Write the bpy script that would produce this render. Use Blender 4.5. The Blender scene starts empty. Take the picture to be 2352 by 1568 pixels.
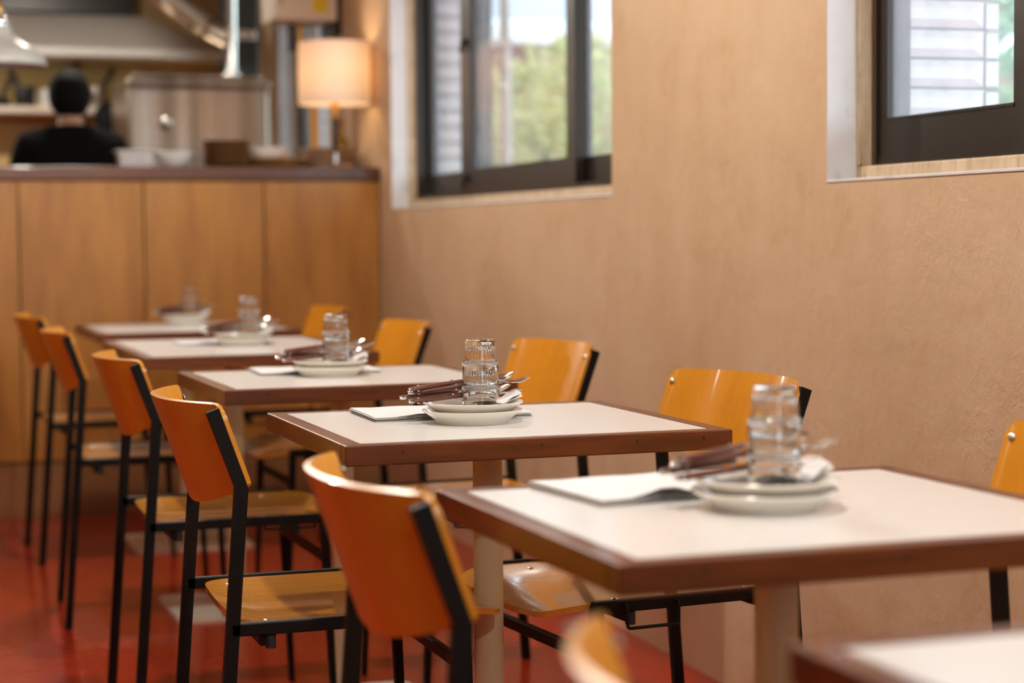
import bpy, bmesh, math, random
from mathutils import Vector, Matrix
random.seed(7)
PI = math.pi
scene = bpy.context.scene
COL = scene.collection

# ------------------------------------------------------------------ camera
cam_data = bpy.data.cameras.new('camera')
cam_data.sensor_width = 36.0
cam_data.lens = 67.938
cam_data.dof.use_dof = True
cam_data.dof.focus_distance = 3.12
cam_data.dof.aperture_fstop = 2.9
cam_data.clip_start = 0.05
cam = bpy.data.objects.new('camera', cam_data)
COL.objects.link(cam)
RT, UP, BK = (0.94437, -0.328786, -0.008113), (0.025905, 0.04977, 0.998425), (-0.327864, -0.943092, 0.055519)
cam.matrix_world = Matrix(((RT[0], UP[0], BK[0], 0), (RT[1], UP[1], BK[1], 0), (RT[2], UP[2], BK[2], 1.0475), (0, 0, 0, 1)))
scene.camera = cam

# ------------------------------------------------------------------ world, daylight, exposure
world = bpy.data.worlds.new('overcast_sky')
scene.world = world
world.use_nodes = True
wn = world.node_tree
wn.nodes['Background'].inputs['Color'].default_value = (0.80, 0.90, 1.0, 1)
wn.nodes['Background'].inputs['Strength'].default_value = 4.4
vs = scene.view_settings
vs.view_transform = 'Standard'
vs.look = 'None'
vs.gamma = 1.0
vs.use_curve_mapping = False
vs.exposure = 0.58
scene.cycles.caustics_reflective = False
scene.cycles.caustics_refractive = False
scene.cycles.sample_clamp_indirect = 6.0
scene.cycles.use_denoising = True
LAMP_COL = (1.0, 0.92, 0.81)
PENDANT_W = 35.0

WX, WA = 1.787, 0.032              # right wall: x = WX + WA * y
WROT = -math.atan(WA)

# ------------------------------------------------------------------ mesh helpers
class MB:
    def __init__(self):
        self.v = []; self.f = []; self.sm = []; self.mi = []
    def add(self, vs_, fs, smooth=False, mi=0):
        b = len(self.v); self.v += [tuple(p) for p in vs_]
        for f in fs:
            self.f.append(tuple(b+i for i in f)); self.sm.append(smooth); self.mi.append(mi)
        return self
    def box(self, x0, x1, y0, y1, z0, z1, mi=0):
        return self.add([(x0,y0,z0),(x1,y0,z0),(x1,y1,z0),(x0,y1,z0),(x0,y0,z1),(x1,y0,z1),(x1,y1,z1),(x0,y1,z1)],
            [(0,3,2,1),(4,5,6,7),(0,1,5,4),(1,2,6,5),(2,3,7,6),(3,0,4,7)], mi=mi)
    def rbox(self, x0, x1, y0, y1, z0, z1, r=.003, seg=2, smooth=False):
        bm = bmesh.new()
        bmesh.ops.create_cube(bm, size=1)
        for v in bm.verts:
            v.co = Vector(((x0+x1)/2+v.co.x*(x1-x0), (y0+y1)/2+v.co.y*(y1-y0), (z0+z1)/2+v.co.z*(z1-z0)))
        bmesh.ops.bevel(bm, geom=list(bm.edges), offset=r, segments=seg, affect='EDGES', profile=.5)
        bm.verts.index_update()
        self.add([v.co[:] for v in bm.verts], [[v.index for v in f.verts] for f in bm.faces], smooth)
        bm.free(); return self
    def prism(self, pts, y0, y1, axis='y', smooth=False):
        """outline pts (a,b) extruded along an axis"""
        n = len(pts)
        if axis == 'y': P = [(a,y0,b) for a,b in pts] + [(a,y1,b) for a,b in pts]
        elif axis == 'z': P = [(a,b,y0) for a,b in pts] + [(a,b,y1) for a,b in pts]
        else: P = [(y0,a,b) for a,b in pts] + [(y1,a,b) for a,b in pts]
        F = [tuple(range(n))[::-1], tuple(range(n,2*n))] + [(i,(i+1)%n,n+(i+1)%n,n+i) for i in range(n)]
        return self.add(P, F, smooth)
    def lathe(self, prof, n=32, c=(0,0,0), smooth=True, close=False, fl=None):
        """prof: (r,z) list; fl: optional function (k,i)->radius delta"""
        P = []; F = []
        for k,(r,z) in enumerate(prof):
            for i in range(n):
                a = 2*PI*i/n; rr = r + (fl(k,i) if fl else 0)
                P.append((c[0]+rr*math.cos(a), c[1]+rr*math.sin(a), c[2]+z))
        m = len(prof)
        for k in range(m if close else m-1):
            for i in range(n):
                a=k*n+i; b=k*n+(i+1)%n; kk=((k+1)%m)*n
                F.append((a,b,kk+(i+1)%n,kk+i))
        if not close:
            if prof[0][0] > 1e-6: F.append(tuple(range(n))[::-1])
            if prof[-1][0] > 1e-6: F.append(tuple(range((m-1)*n, m*n)))
        return self.add(P, F, smooth)
    def tube(self, pts, r, n=10, smooth=True, cap=True, flat=None):
        """round (or elliptic via flat=(a,b)) tube along polyline; r number or list"""
        pts = [Vector(p) for p in pts]; m = len(pts)
        rs = r if isinstance(r,(list,tuple)) else [r]*m
        P = []; prev = None
        for k,p in enumerate(pts):
            t = (pts[min(k+1,m-1)]-pts[max(k-1,0)]).normalized()
            if prev is None:
                ref = Vector((0,0,1)) if abs(t.z) < .9 else Vector((1,0,0))
                u = t.cross(ref).normalized()
            else:
                u = (prev - t*prev.dot(t)).normalized()
            w = t.cross(u); prev = u
            fa, fb = flat if flat else (1,1)
            for i in range(n):
                a = 2*PI*i/n
                P.append(p + u*(math.cos(a)*rs[k]*fa) + w*(math.sin(a)*rs[k]*fb))
        F = [(k*n+i, k*n+(i+1)%n, (k+1)*n+(i+1)%n, (k+1)*n+i) for k in range(m-1) for i in range(n)]
        if cap: F += [tuple(range(n))[::-1], tuple(range((m-1)*n, m*n))]
        return self.add(P, F, smooth)
    def grid(self, fn, nu, nv, thick=None, smooth=True):
        """fn(u,v)->(point, normal); closed slab if thick"""
        top = [fn(i/(nu-1), j/(nv-1)) for j in range(nv) for i in range(nu)]
        P = [Vector(p) for p,_ in top]; F = []
        for j in range(nv-1):
            for i in range(nu-1):
                a=j*nu+i; F.append((a,a+1,a+nu+1,a+nu))
        if thick:
            N = len(P)
            P += [Vector(p)-Vector(nn).normalized()*thick for p,nn in top]
            for j in range(nv-1):
                for i in range(nu-1):
                    a=N+j*nu+i; F.append((a,a+nu,a+nu+1,a+1))
            rim = [i for i in range(nu)] + [j*nu+nu-1 for j in range(1,nv)] + [(nv-1)*nu+i for i in range(nu-2,-1,-1)] + [j*nu for j in range(nv-2,0,-1)]
            for k in range(len(rim)):
                a=rim[k]; b=rim[(k+1)%len(rim)]
                F.append((a,N+a,N+b,b))
        return self.add(P, F, smooth)
    def mesh(self, name, mats):
        me = bpy.data.meshes.new(name)
        me.from_pydata(self.v, [], self.f)
        for m in (mats if isinstance(mats,(list,tuple)) else [mats]): me.materials.append(m)
        me.polygons.foreach_set('use_smooth', self.sm)
        me.polygons.foreach_set('material_index', self.mi)
        me.update()
        bm = bmesh.new(); bm.from_mesh(me); bmesh.ops.recalc_face_normals(bm, faces=bm.faces); bm.to_mesh(me); bm.free()
        if any(self.sm): me.set_sharp_from_angle(angle=math.radians(42))
        return me
    def build(self, name, mats, parent=None, loc=None, rot=None):
        return link(name, self.mesh(name, mats), parent, loc, rot)

def link(name, me, parent=None, loc=None, rot=None):
    o = bpy.data.objects.new(name, me); COL.objects.link(o)
    if parent: o.parent = parent
    if loc: o.location = loc
    if rot: o.rotation_euler = rot
    return o
def tag(o, label=None, cat=None, group=None, kind=None):
    if label: o['label'] = label
    if cat: o['category'] = cat
    if group: o['group'] = group
    if kind: o['kind'] = kind
    return o
def thing(name, label, cat, loc=(0,0,0), rz=0, group=None):
    return tag(link(name, None, None, loc, (0,0,rz)), label, cat, group)
def copy_tree(o, parent=None):
    c = o.copy(); COL.objects.link(c); c.parent = parent
    for ch in [x for x in bpy.data.objects if x.parent == o]: copy_tree(ch, c)
    return c
def place(o, loc, rz, label, group=None):
    o.location = loc; o.rotation_euler = (0,0,rz); o['label'] = label
    if group: o['group'] = group
    return o
def struct(o):
    o['kind'] = 'structure'; return o

# ------------------------------------------------------------------ materials
def newmat(name):
    m = bpy.data.materials.new(name); m.use_nodes = True
    nt = m.node_tree; b = nt.nodes['Principled BSDF']
    return m, nt, b
def flat(name, col, rough=.5, metal=0, coat=0, spec=.5, emit=None, estr=0, trans=0):
    m, nt, b = newmat(name)
    b.inputs['Base Color'].default_value = (*col,1); b.inputs['Roughness'].default_value = rough
    b.inputs['Metallic'].default_value = metal; b.inputs['Coat Weight'].default_value = coat
    b.inputs['Specular IOR Level'].default_value = spec
    if trans: b.inputs['Transmission Weight'].default_value = trans
    if emit: b.inputs['Emission Color'].default_value = (*emit,1); b.inputs['Emission Strength'].default_value = estr
    return m
def coords(nt, scale, obj=True):
    tc = nt.nodes.new('ShaderNodeTexCoord'); mp = nt.nodes.new('ShaderNodeMapping')
    mp.inputs['Scale'].default_value = scale
    nt.links.new(tc.outputs['Object' if obj else 'Generated'], mp.inputs['Vector'])
    return mp.outputs['Vector']
def noise(nt, vec, scale, detail=4, rough=.5, ntype='FBM', dist=0):
    n = nt.nodes.new('ShaderNodeTexNoise'); n.noise_type = ntype
    n.inputs['Scale'].default_value = scale; n.inputs['Detail'].default_value = detail
    n.inputs['Roughness'].default_value = rough; n.inputs['Distortion'].default_value = dist
    nt.links.new(vec, n.inputs['Vector'])
    return n.outputs['Fac']
def ramp(nt, fac, stops):
    r = nt.nodes.new('ShaderNodeValToRGB')
    while len(r.color_ramp.elements) < len(stops): r.color_ramp.elements.new(.5)
    for e,(p,c) in zip(r.color_ramp.elements, stops): e.position = p; e.color = (*c,1)
    nt.links.new(fac, r.inputs['Fac'])
    return r.outputs['Color']
def mixc(nt, fac, a, b, mode='MIX'):
    m = nt.nodes.new('ShaderNodeMix'); m.data_type = 'RGBA'; m.blend_type = mode
    for s,v in ((m.inputs[0],fac),(m.inputs[6],a),(m.inputs[7],b)):
        if hasattr(v,'is_output') or isinstance(v,bpy.types.NodeSocket): nt.links.new(v,s)
        elif isinstance(v,(int,float)): s.default_value = v
        else: s.default_value = (*v,1)
    return m.outputs[2]
def bump(nt, b, fac, strength, dist):
    n = nt.nodes.new('ShaderNodeBump'); n.inputs['Strength'].default_value = strength; n.inputs['Distance'].default_value = dist
    nt.links.new(fac, n.inputs['Height'])
    prev = b.inputs['Normal'].links[0].from_socket if b.inputs['Normal'].links else None
    if prev: nt.links.new(prev, n.inputs['Normal'])
    nt.links.new(n.outputs['Normal'], b.inputs['Normal'])
def wood(name, c1, c2, rough, sc, coat=0, spec=.5, dark=None, grain_amt=1.0):
    """grain stretched along the axis with the small scale"""
    m, nt, b = newmat(name)
    v = coords(nt, sc)
    f = noise(nt, v, 1.0, 5, .6, dist=.4)
    c = ramp(nt, f, [(.3,c1),(.7,c2)])
    f2 = noise(nt, v, 6.0, 3, .6)
    c = mixc(nt, .22*grain_amt, c, ramp(nt, f2, [(.35,(0,0,0)),(.6,(1,1,1))]), 'SOFT_LIGHT')
    nt.links.new(c, b.inputs['Base Color'])
    b.inputs['Roughness'].default_value = rough; b.inputs['Coat Weight'].default_value = coat
    b.inputs['Coat Roughness'].default_value = .07; b.inputs['Specular IOR Level'].default_value = spec
    bump(nt, b, f2, .06, .002)
    return m

M = {}
def mk_plaster():
    m, nt, b = newmat('trowelled_plaster')
    v = coords(nt, (1,1,1))
    big = noise(nt, v, 1.3, 5, .6)
    c = ramp(nt, big, [(.3,(.53,.365,.22)),(.5,(.585,.412,.257)),(.72,(.645,.47,.315))])
    vs2 = coords(nt, (1,1.6,.35))
    st = noise(nt, vs2, 3.2, 6, .65)
    c = mixc(nt, .30, c, ramp(nt, st, [(.35,(.38,.35,.32)),(.62,(.62,.62,.62))]), 'SOFT_LIGHT')
    md = noise(nt, v, 5.0, 8, .7, dist=.8)
    c = mixc(nt, .55, c, ramp(nt, md, [(.32,(.34,.30,.26)),(.45,(.5,.5,.5)),(.72,(.60,.60,.60))]), 'SOFT_LIGHT')
    spk = noise(nt, v, 60, 2, .5)
    c = mixc(nt, .25, c, ramp(nt, spk, [(.28,(.25,.22,.2)),(.36,(.5,.5,.5))]), 'SOFT_LIGHT')
    nt.links.new(c, b.inputs['Base Color'])
    b.inputs['Roughness'].default_value = .75
    b.inputs['Specular IOR Level'].default_value = .3
    # trowel ridges: thin contour lines of a warped noise
    w = noise(nt, v, 4.0, 6, .6, dist=.6)
    ri = ramp(nt, w, [(.470,(0,0,0)),(.5,(1,1,1)),(.504,(.0,.0,.0))])
    msk = ramp(nt, noise(nt, v, 2.6, 2), [(.45,(0,0,0)),(.7,(1,1,1))])
    bump(nt, b, mixc(nt, 1.0, ri, msk, 'MULTIPLY'), .28, .004)
    bump(nt, b, noise(nt, v, 14, 8, .68), .38, .012)
    bump(nt, b, big, .3, .05)
    return m
M['plaster'] = mk_plaster()
def mk_reveal():
    m, nt, b = newmat('chalky_white_paint')
    v = coords(nt, (1,1,1))
    c = ramp(nt, noise(nt, v, 9, 8, .7), [(.3,(.56,.55,.55)),(.42,(.74,.74,.75)),(.7,(.80,.80,.81))])
    nt.links.new(c, b.inputs['Base Color']); b.inputs['Roughness'].default_value = .8
    bump(nt, b, noise(nt, v, 40, 5, .6), .4, .004)
    return m
M['reveal'] = mk_reveal()
def mk_trim():
    m, nt, b = newmat('peeling_cream_trim')
    v = coords(nt, (1,1,.25))
    c = ramp(nt, noise(nt, v, 38, 6, .7), [(.30,(.05,.035,.02)),(.36,(.50,.36,.22)),(.6,(.68,.54,.37))])
    nt.links.new(c, b.inputs['Base Color']); b.inputs['Roughness'].default_value = .6
    bump(nt, b, noise(nt, v, 50, 4, .6), .4, .002)
    return m
M['trim'] = mk_trim()
M['alu'] = flat('dark_brown_aluminium', (.022,.016,.012), .38, .35)
M['alu2'] = flat('brown_aluminium_edge', (.10,.055,.028), .4, .3)
def mk_pane():
    m = bpy.data.materials.new('window_glass'); m.use_nodes = True
    nt = m.node_tree; nt.nodes.clear()
    out = nt.nodes.new('ShaderNodeOutputMaterial'); mix = nt.nodes.new('ShaderNodeMixShader')
    tr = nt.nodes.new('ShaderNodeBsdfTransparent'); gl = nt.nodes.new('ShaderNodeBsdfGlossy'); fr = nt.nodes.new('ShaderNodeFresnel')
    tr.inputs['Color'].default_value = (.93,.965,.96,1); gl.inputs['Roughness'].default_value = .02; fr.inputs['IOR'].default_value = 1.45
    # dusty film on the glass
    df = nt.nodes.new('ShaderNodeBsdfTranslucent'); df.inputs['Color'].default_value = (.85,.9,.95,1)
    m2 = nt.nodes.new('ShaderNodeMixShader')
    v = coords(nt, (1,1,.5)); f = noise(nt, v, 3, 5, .6)
    mr = nt.nodes.new('ShaderNodeMapRange'); nt.links.new(f, mr.inputs['Value'])
    mr.inputs['From Min'].default_value = .3; mr.inputs['From Max'].default_value = .75; mr.inputs['To Min'].default_value = .04; mr.inputs['To Max'].default_value = .16
    nt.links.new(mr.outputs['Result'], m2.inputs['Fac']); nt.links.new(tr.outputs[0], m2.inputs[1]); nt.links.new(df.outputs[0], m2.inputs[2])
    geo = nt.nodes.new('ShaderNodeNewGeometry'); inv = nt.nodes.new('ShaderNodeMath'); inv.operation = 'SUBTRACT'; inv.inputs[0].default_value = 1
    mul = nt.nodes.new('ShaderNodeMath'); mul.operation = 'MULTIPLY'          # only the outer surface of the slab reflects
    nt.links.new(geo.outputs['Backfacing'], inv.inputs[1]); nt.links.new(inv.outputs[0], mul.inputs[0]); nt.links.new(fr.outputs[0], mul.inputs[1])
    nt.links.new(mul.outputs[0], mix.inputs[0]); nt.links.new(m2.outputs[0], mix.inputs[1]); nt.links.new(gl.outputs[0], mix.inputs[2])
    nt.links.new(mix.outputs[0], out.inputs['Surface'])
    return m
M['pane'] = mk_pane()
def mk_tile():
    m, nt, b = newmat('white_glazed_brick')
    v = coords(nt, (1,1,1))
    oi = nt.nodes.new('ShaderNodeObjectInfo')
    c = ramp(nt, noise(nt, v, 26, 6, .7), [(.28,(.22,.23,.25)),(.42,(.50,.52,.55)),(.7,(.60,.62,.65))])
    nt.links.new(c, b.inputs['Base Color']); b.inputs['Roughness'].default_value = .35
    return m
M['tile'] = mk_tile()
M['mortar'] = flat('grey_mortar', (.20,.20,.20), .9)
def mk_floor():
    m, nt, b = newmat('red_painted_floor')
    v = coords(nt, (1,1,1))
    c = ramp(nt, noise(nt, v, .5, 2, .5), [(.3,(.36,.026,.011)),(.55,(.41,.036,.012)),(.78,(.45,.062,.012))])
    s = noise(nt, v, 7, 6, .6)
    c = mixc(nt, .12, c, ramp(nt, s, [(.35,(.35,.35,.35)),(.65,(.6,.6,.6))]), 'SOFT_LIGHT')
    nt.links.new(c, b.inputs['Base Color'])
    r = nt.nodes.new('ShaderNodeMapRange'); nt.links.new(s, r.inputs['Value']); r.inputs['To Min'].default_value = .13; r.inputs['To Max'].default_value = .24
    nt.links.new(r.outputs[0], b.inputs['Roughness'])
    bump(nt, b, noise(nt, v, 3, 3), .05, .02)
    return m
M['floor'] = mk_floor()
M['ceil'] = flat('ceiling_paint', (.80,.78,.74), .8)
M['sidewall'] = flat('side_wall_paint', (.52,.42,.33), .8)
M['kitchenwall'] = flat('ochre_kitchen_paint', (.58,.40,.14), .6)
M['panel'] = wood('teak_veneer', (.335,.135,.022), (.41,.18,.034), .38, (2.2,2.2,.35), coat=.15)
M['kick'] = flat('brown_plinth', (.26,.12,.045), .35)
M['gap'] = flat('dark_gap', (.02,.012,.008), .8)
M['ctop'] = wood('dark_stained_wood', (.085,.03,.016), (.12,.045,.024), .35, (.5,6,6), coat=.1)
M['tablewood_x'] = wood('mahogany_edge_long', (.098,.024,.005), (.140,.038,.008), .36, (1.2,14,14), coat=.25, spec=.32)
M['tablewood_y'] = wood('mahogany_edge_short', (.098,.024,.005), (.140,.038,.008), .36, (14,1.2,14), coat=.25, spec=.32)
M['laminate'] = flat('white_laminate', (.86,.855,.835), .22, spec=.45)
M['cream'] = flat('cream_powder_coat', (.64,.54,.34), .4)
M['baseplate'] = flat('pale_base_plate', (.78,.74,.66), .4)
M['ply_seat'] = wood('orange_varnished_ply_seat', (.64,.25,.018), (.70,.29,.026), .24, (1.2,20,20), coat=1.0, grain_amt=.5)
M['ply_back'] = wood('orange_varnished_ply_back', (.66,.265,.014), (.71,.295,.019), .30, (10,10,1.5), coat=.15, grain_amt=.3)
M['steel'] = flat('black_powder_steel', (.0055,.0042,.0035), .5, spec=.16)
M['rubber'] = flat('black_rubber', (.010,.010,.010), .55)
M['rivet'] = flat('bright_rivet', (.80,.78,.74), .25, 1)
M['porcelain'] = flat('ivory_porcelain', (.80,.76,.68), .18, coat=.3)
M['paper'] = flat('white_paper', (.82,.82,.83), .75)
M['paper2'] = flat('grey_paper_edge', (.60,.58,.55), .8)
M['napkin'] = flat('napkin_paper', (.86,.85,.84), .85)
M['chrome'] = flat('polished_steel', (.78,.76,.73), .13, 1)
M['handle'] = wood('brown_cutlery_handle', (.11,.04,.03), (.16,.06,.042), .35, (4,30,30))
def mk_glass():
    m, nt, b = newmat('clear_tumbler_glass')
    b.inputs['Base Color'].default_value = (.975,.985,.985,1); b.inputs['Roughness'].default_value = .0
    b.inputs['Transmission Weight'].default_value = 1; b.inputs['IOR'].default_value = 1.46
    return m
M['glass'] = mk_glass()
M['knurl'] = mk_glass(); M['knurl'].name = 'knurled_tumbler_glass'
M['knurl'].node_tree.nodes['Principled BSDF'].inputs['Roughness'].default_value = .32
def mk_inox():
    m, nt, b = newmat('brushed_stainless')
    c = ramp(nt, noise(nt, coords(nt, (9,3,.25)), 1.0, 3, .6), [(.35,(.24,.19,.14)),(.5,(.40,.34,.28)),(.68,(.54,.50,.46))])
    nt.links.new(c, b.inputs['Base Color']); b.inputs['Metallic'].default_value = 1; b.inputs['Roughness'].default_value = .27
    return m
M['inox'] = mk_inox()
M['inox_hood'] = flat('hood_stainless', (.74,.69,.60), .36, .35)
M['darkmetal'] = flat('dark_metal', (.03,.028,.026), .35, .6)
M['foil'] = flat('crinkled_foil', (.78,.72,.64), .22, 1)
M['boiler'] = flat('cream_appliance_paint', (.70,.60,.48), .4)
M['sticker'] = flat('yellow_sticker', (.75,.52,.01), .5)
M['copper'] = flat('brass_pipe', (.60,.32,.08), .35, .8)
M['pvc'] = flat('grey_pvc_pipe', (.55,.52,.47), .4)
M['brownplate'] = flat('brown_stoneware', (.20,.095,.03), .45)
M['tanplate'] = flat('tan_stoneware', (.42,.22,.07), .45)
M['palewood'] = flat('pale_beige_plate', (.62,.44,.30), .45)
M['whiteware'] = flat('white_ceramic', (.78,.74,.69), .3)
M['plastic'] = flat('milky_plastic', (.70,.66,.64), .35, trans=.25)
M['oil'] = flat('olive_oil_glass', (.62,.40,.03), .08, trans=.6)
M['cork'] = flat('cork', (.45,.20,.06), .8)
M['plank'] = flat('yellow_pine', (.72,.38,.05), .5)
M['enamel'] = flat('white_enamel', (.60,.60,.56), .3)
M['brass'] = flat('brass', (.75,.48,.14), .3, 1)
M['cord_and_reflection'] = flat('black_cord_and_reflection', (.02,.02,.02), .6)
M['bulb'] = flat('lit_bulb', (1,.9,.8), .4, emit=(1,.74,.45), estr=4)
def mk_shade():
    m = bpy.data.materials.new('pleated_white_fabric'); m.use_nodes = True
    nt = m.node_tree; nt.nodes.clear()
    out = nt.nodes.new('ShaderNodeOutputMaterial'); mix = nt.nodes.new('ShaderNodeMixShader')
    d = nt.nodes.new('ShaderNodeBsdfDiffuse'); t = nt.nodes.new('ShaderNodeBsdfTranslucent')
    d.inputs['Color'].default_value = (.84,.80,.76,1); t.inputs['Color'].default_value = (.86,.74,.60,1)
    mix.inputs[0].default_value = .45
    nt.links.new(d.outputs[0], mix.inputs[1]); nt.links.new(t.outputs[0], mix.inputs[2]); nt.links.new(mix.outputs[0], out.inputs['Surface'])
    return m
M['shade'] = mk_shade()
M['skin'] = flat('skin', (.50,.27,.16), .55)
M['hair'] = flat('black_hair', (.006,.005,.005), .8, spec=.1)
M['shirt'] = flat('black_cotton', (.005,.005,.005), .95, spec=.1)
M['trouser'] = flat('dark_trousers', (.02,.02,.022), .9)
def mk_leaf(name, c1, c2, c3):
    m = bpy.data.materials.new(name); m.use_nodes = True
    nt = m.node_tree; nt.nodes.clear()
    out = nt.nodes.new('ShaderNodeOutputMaterial'); mix = nt.nodes.new('ShaderNodeMixShader')
    d = nt.nodes.new('ShaderNodeBsdfDiffuse'); t = nt.nodes.new('ShaderNodeBsdfTranslucent')
    v = coords(nt, (1,1,1)); c = ramp(nt, noise(nt, v, 5, 3, .6), [(.35,c1),(.5,c2),(.65,c3)])
    nt.links.new(c, d.inputs['Color']); nt.links.new(c, t.inputs['Color']); mix.inputs[0].default_value = .4
    nt.links.new(d.outputs[0], mix.inputs[1]); nt.links.new(t.outputs[0], mix.inputs[2]); nt.links.new(mix.outputs[0], out.inputs['Surface'])
    return m
M['leaf_y'] = mk_leaf('yellow_green_leaves', (.42,.48,.22), (.66,.70,.30), (.86,.84,.52))
M['leaf_g'] = mk_leaf('cool_green_leaves', (.10,.24,.15), (.22,.42,.26), (.42,.55,.25))
M['bark'] = flat('bark', (.12,.08,.05), .9)
M['outground'] = flat('pale_paving', (.50,.50,.50), .8)
M['redwall'] = flat('dull_red_wall', (.34,.16,.13), .8)
M['awning'] = flat('white_awning', (.50,.56,.63), .6)
M['outpipe'] = flat('white_downpipe', (.70,.71,.73), .5)

# ------------------------------------------------------------------ room shell
FY0, FY1 = -2.6, 10.8              # front (behind the camera) and kitchen back
LX = -3.2
CH = 3.0
struct(MB().box(LX-.2, 6.5, FY0-.2, FY1+.2, -.12, 0).build('floor', M['floor']))
def holed_wall(us, zs, holes, th, mi_back=0):
    """wall in local (v,u,z): front at v=0, back at v=th; holes: (u0,u1,z0,z1)"""
    us = sorted(set(us + [h[0] for h in holes] + [h[1] for h in holes])); zs = sorted(set(zs + [h[2] for h in holes] + [h[3] for h in holes]))
    def hole(i,j):
        u=(us[i]+us[i+1])/2; z=(zs[j]+zs[j+1])/2
        return any(h[0]<u<h[1] and h[2]<z<h[3] for h in holes)
    m = MB()
    for i in range(len(us)-1):
        for j in range(len(zs)-1):
            if hole(i,j): continue
            u0,u1,z0,z1 = us[i],us[i+1],zs[j],zs[j+1]
            m.add([(0,u0,z0),(0,u1,z0),(0,u1,z1),(0,u0,z1)], [(0,3,2,1)])
            m.add([(th,u0,z0),(th,u1,z0),(th,u1,z1),(th,u0,z1)], [(0,1,2,3)])
    for u0,u1,z0,z1 in holes:
        r = .066
        for a,b,mi in ((0,r,1),(r,th,0)):
            m.add([(a,u0,z0),(b,u0,z0),(b,u1,z0),(a,u1,z0)], [(0,1,2,3)], mi=mi)
            m.add([(a,u0,z1),(b,u0,z1),(b,u1,z1),(a,u1,z1)], [(3,2,1,0)], mi=mi)
            m.add([(a,u0,z0),(b,u0,z0),(b,u0,z1),(a,u0,z1)], [(3,2,1,0)], mi=mi)
            m.add([(a,u1,z0),(b,u1,z0),(b,u1,z1),(a,u1,z1)], [(0,1,2,3)], mi=mi)
    return m
WT = .36
WIN = [(4.765,7.196,1.150,2.35), (1.06,3.508,1.150,2.35), (8.34,9.52,1.00,2.42)]
def mesh_nofix(mb, name, mats):
    me = bpy.data.meshes.new(name); me.from_pydata(mb.v, [], mb.f)
    for x in mats: me.materials.append(x)
    me.polygons.foreach_set('material_index', mb.mi); me.update(); return me
wall_right = struct(link('wall_right', mesh_nofix(holed_wall([FY0,FY1],[0,CH],WIN,WT), 'wall_right', [M['plaster'],M['reveal']]), None, (WX,0,0), (0,0,WROT)))
# white glazed bevelled bricks lining the outer jambs
def brick_mesh(L, h):
    m = MB(); b = .016; t = .010; p = .008
    o = [(0,0,0),(L,0,0),(L,0,h),(0,0,h)]
    q = [(x,-t,z) for x,_,z in o]
    i = [(.0,-t-p,b),(L-b*1.6,-t-p,b),(L-b*1.6,-t-p,h-b),(.0,-t-p,h-b)]
    m.add(o+q+i, [(0,1,5,4),(1,2,6,5),(2,3,7,6),(3,0,4,7),(4,5,9,8),(5,6,10,9),(6,7,11,10),(7,4,8,11),(8,9,10,11),(3,2,1,0)])
    return m.mesh('brick', M['tile'])
BRM = brick_mesh(.185, .054); BRE = MB().box(0,.030,-.012,.018,0,.052).mesh('brick', M['tile'])
for (u0,u1,z0,z1) in WIN:
    n = int((z1-z0)/.0605)
    for k in range(n):
        link('brick', BRM, wall_right, (.168, u1, z0+.012+k*.0605))
        link('brick', BRE, wall_right, (.356, u1-.002, z0+.012+k*.0605+random.uniform(-.002,.002)))
    MB().box(.17,.36,u1-.006,u1+.0,z0,z1).build('mortar_bed', M['mortar'], wall_right)

def window(n, u0, u1, z0, z1, sashes, latches=()):
    """sliding window; sashes: (ua, ub, v, stile, far_stile)"""
    w = struct(link('window_%d' % n, None, None, (WX,0,0), (0,0,WROT)))
    w['label'] = {1:'brown aluminium sliding window nearest the kitchen counter', 2:'brown aluminium sliding window at the right, with white bricks outside', 3:'narrow kitchen window behind the wall heater'}[n]
    zt = z0 + .029
    MB().rbox(.064,.096,u0,u1,z0,zt,.004).build('window_sill', M['trim'], w)
    if n < 3:
        MB().rbox(-.003,.010,u0,u1,z0-.004,z0+.002,.0015).build('sill_edge', M['reveal'], w)
    MB().rbox(.064,.096,u1-.012,u1,zt,z1,.003).build('jamb_trim', M['trim'], w)
    MB().rbox(.064,.096,u0,u0+.012,zt,z1,.003).build('jamb_trim', M['trim'], w)
    f = MB()
    f.box(.094,.172,u1-.030,u1-.012,zt,z1); f.box(.094,.172,u0+.012,u0+.030,zt,z1)
    f.box(.096,.172,u0+.012,u1-.012,zt,zt+.016); f.box(.096,.172,u0+.012,u1-.012,z1-.03,z1)
    f.build('window_frame', M['alu'], w)
    MB().box(.0935,.0955,u1-.030,u1-.014,zt,z1).build('frame_edge', M['alu2'], w)
    for ua,ub,v,st,fst in sashes:
        a = zt+.010; b = z1-.02
        s = MB().box(v,v+.028,ua,ub,a,a+.082).box(v,v+.028,ua,ub,b-.05,b).box(v,v+.028,ua,ua+st,a+.082,b-.05).box(v,v+.028,ub-fst,ub,a+.082,b-.05)
        so = s.build('sash', M['alu'], w)
        MB().box(v+.012,v+.016,ua+st-.004,ub-fst+.004,a+.078,b-.046).build('pane', M['pane'], so)
        MB().box(v-.002,v+.004,ua+st-.002,ub-fst+.002,a+.079,a+.085).build('glazing_bead', M['alu'], so)
    for u,v,z in latches:
        l = MB().tube([(v,u,z),(v-.018,u,z)], .013, 14).tube([(v-.012,u,z+.004),(v-.016,u+.012,z-.035)], .007, 10)
        l.build('latch', M['alu'], w)
    return w
window(1, *WIN[0], [(6.42,7.172,.136,.055,.050),(5.345,6.57,.100,.075,.125),(4.79,5.47,.136,.055,.10)], [(6.50,.10,1.72),(6.49,.10,1.245)])
window(2, *WIN[1], [(2.905,3.482,.100,.072,.040),(2.20,2.98,.136,.06,.06),(1.085,2.27,.100,.06,.06)])
window(3, *WIN[2], [(8.36,9.49,.100,.03,.03)])

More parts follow.
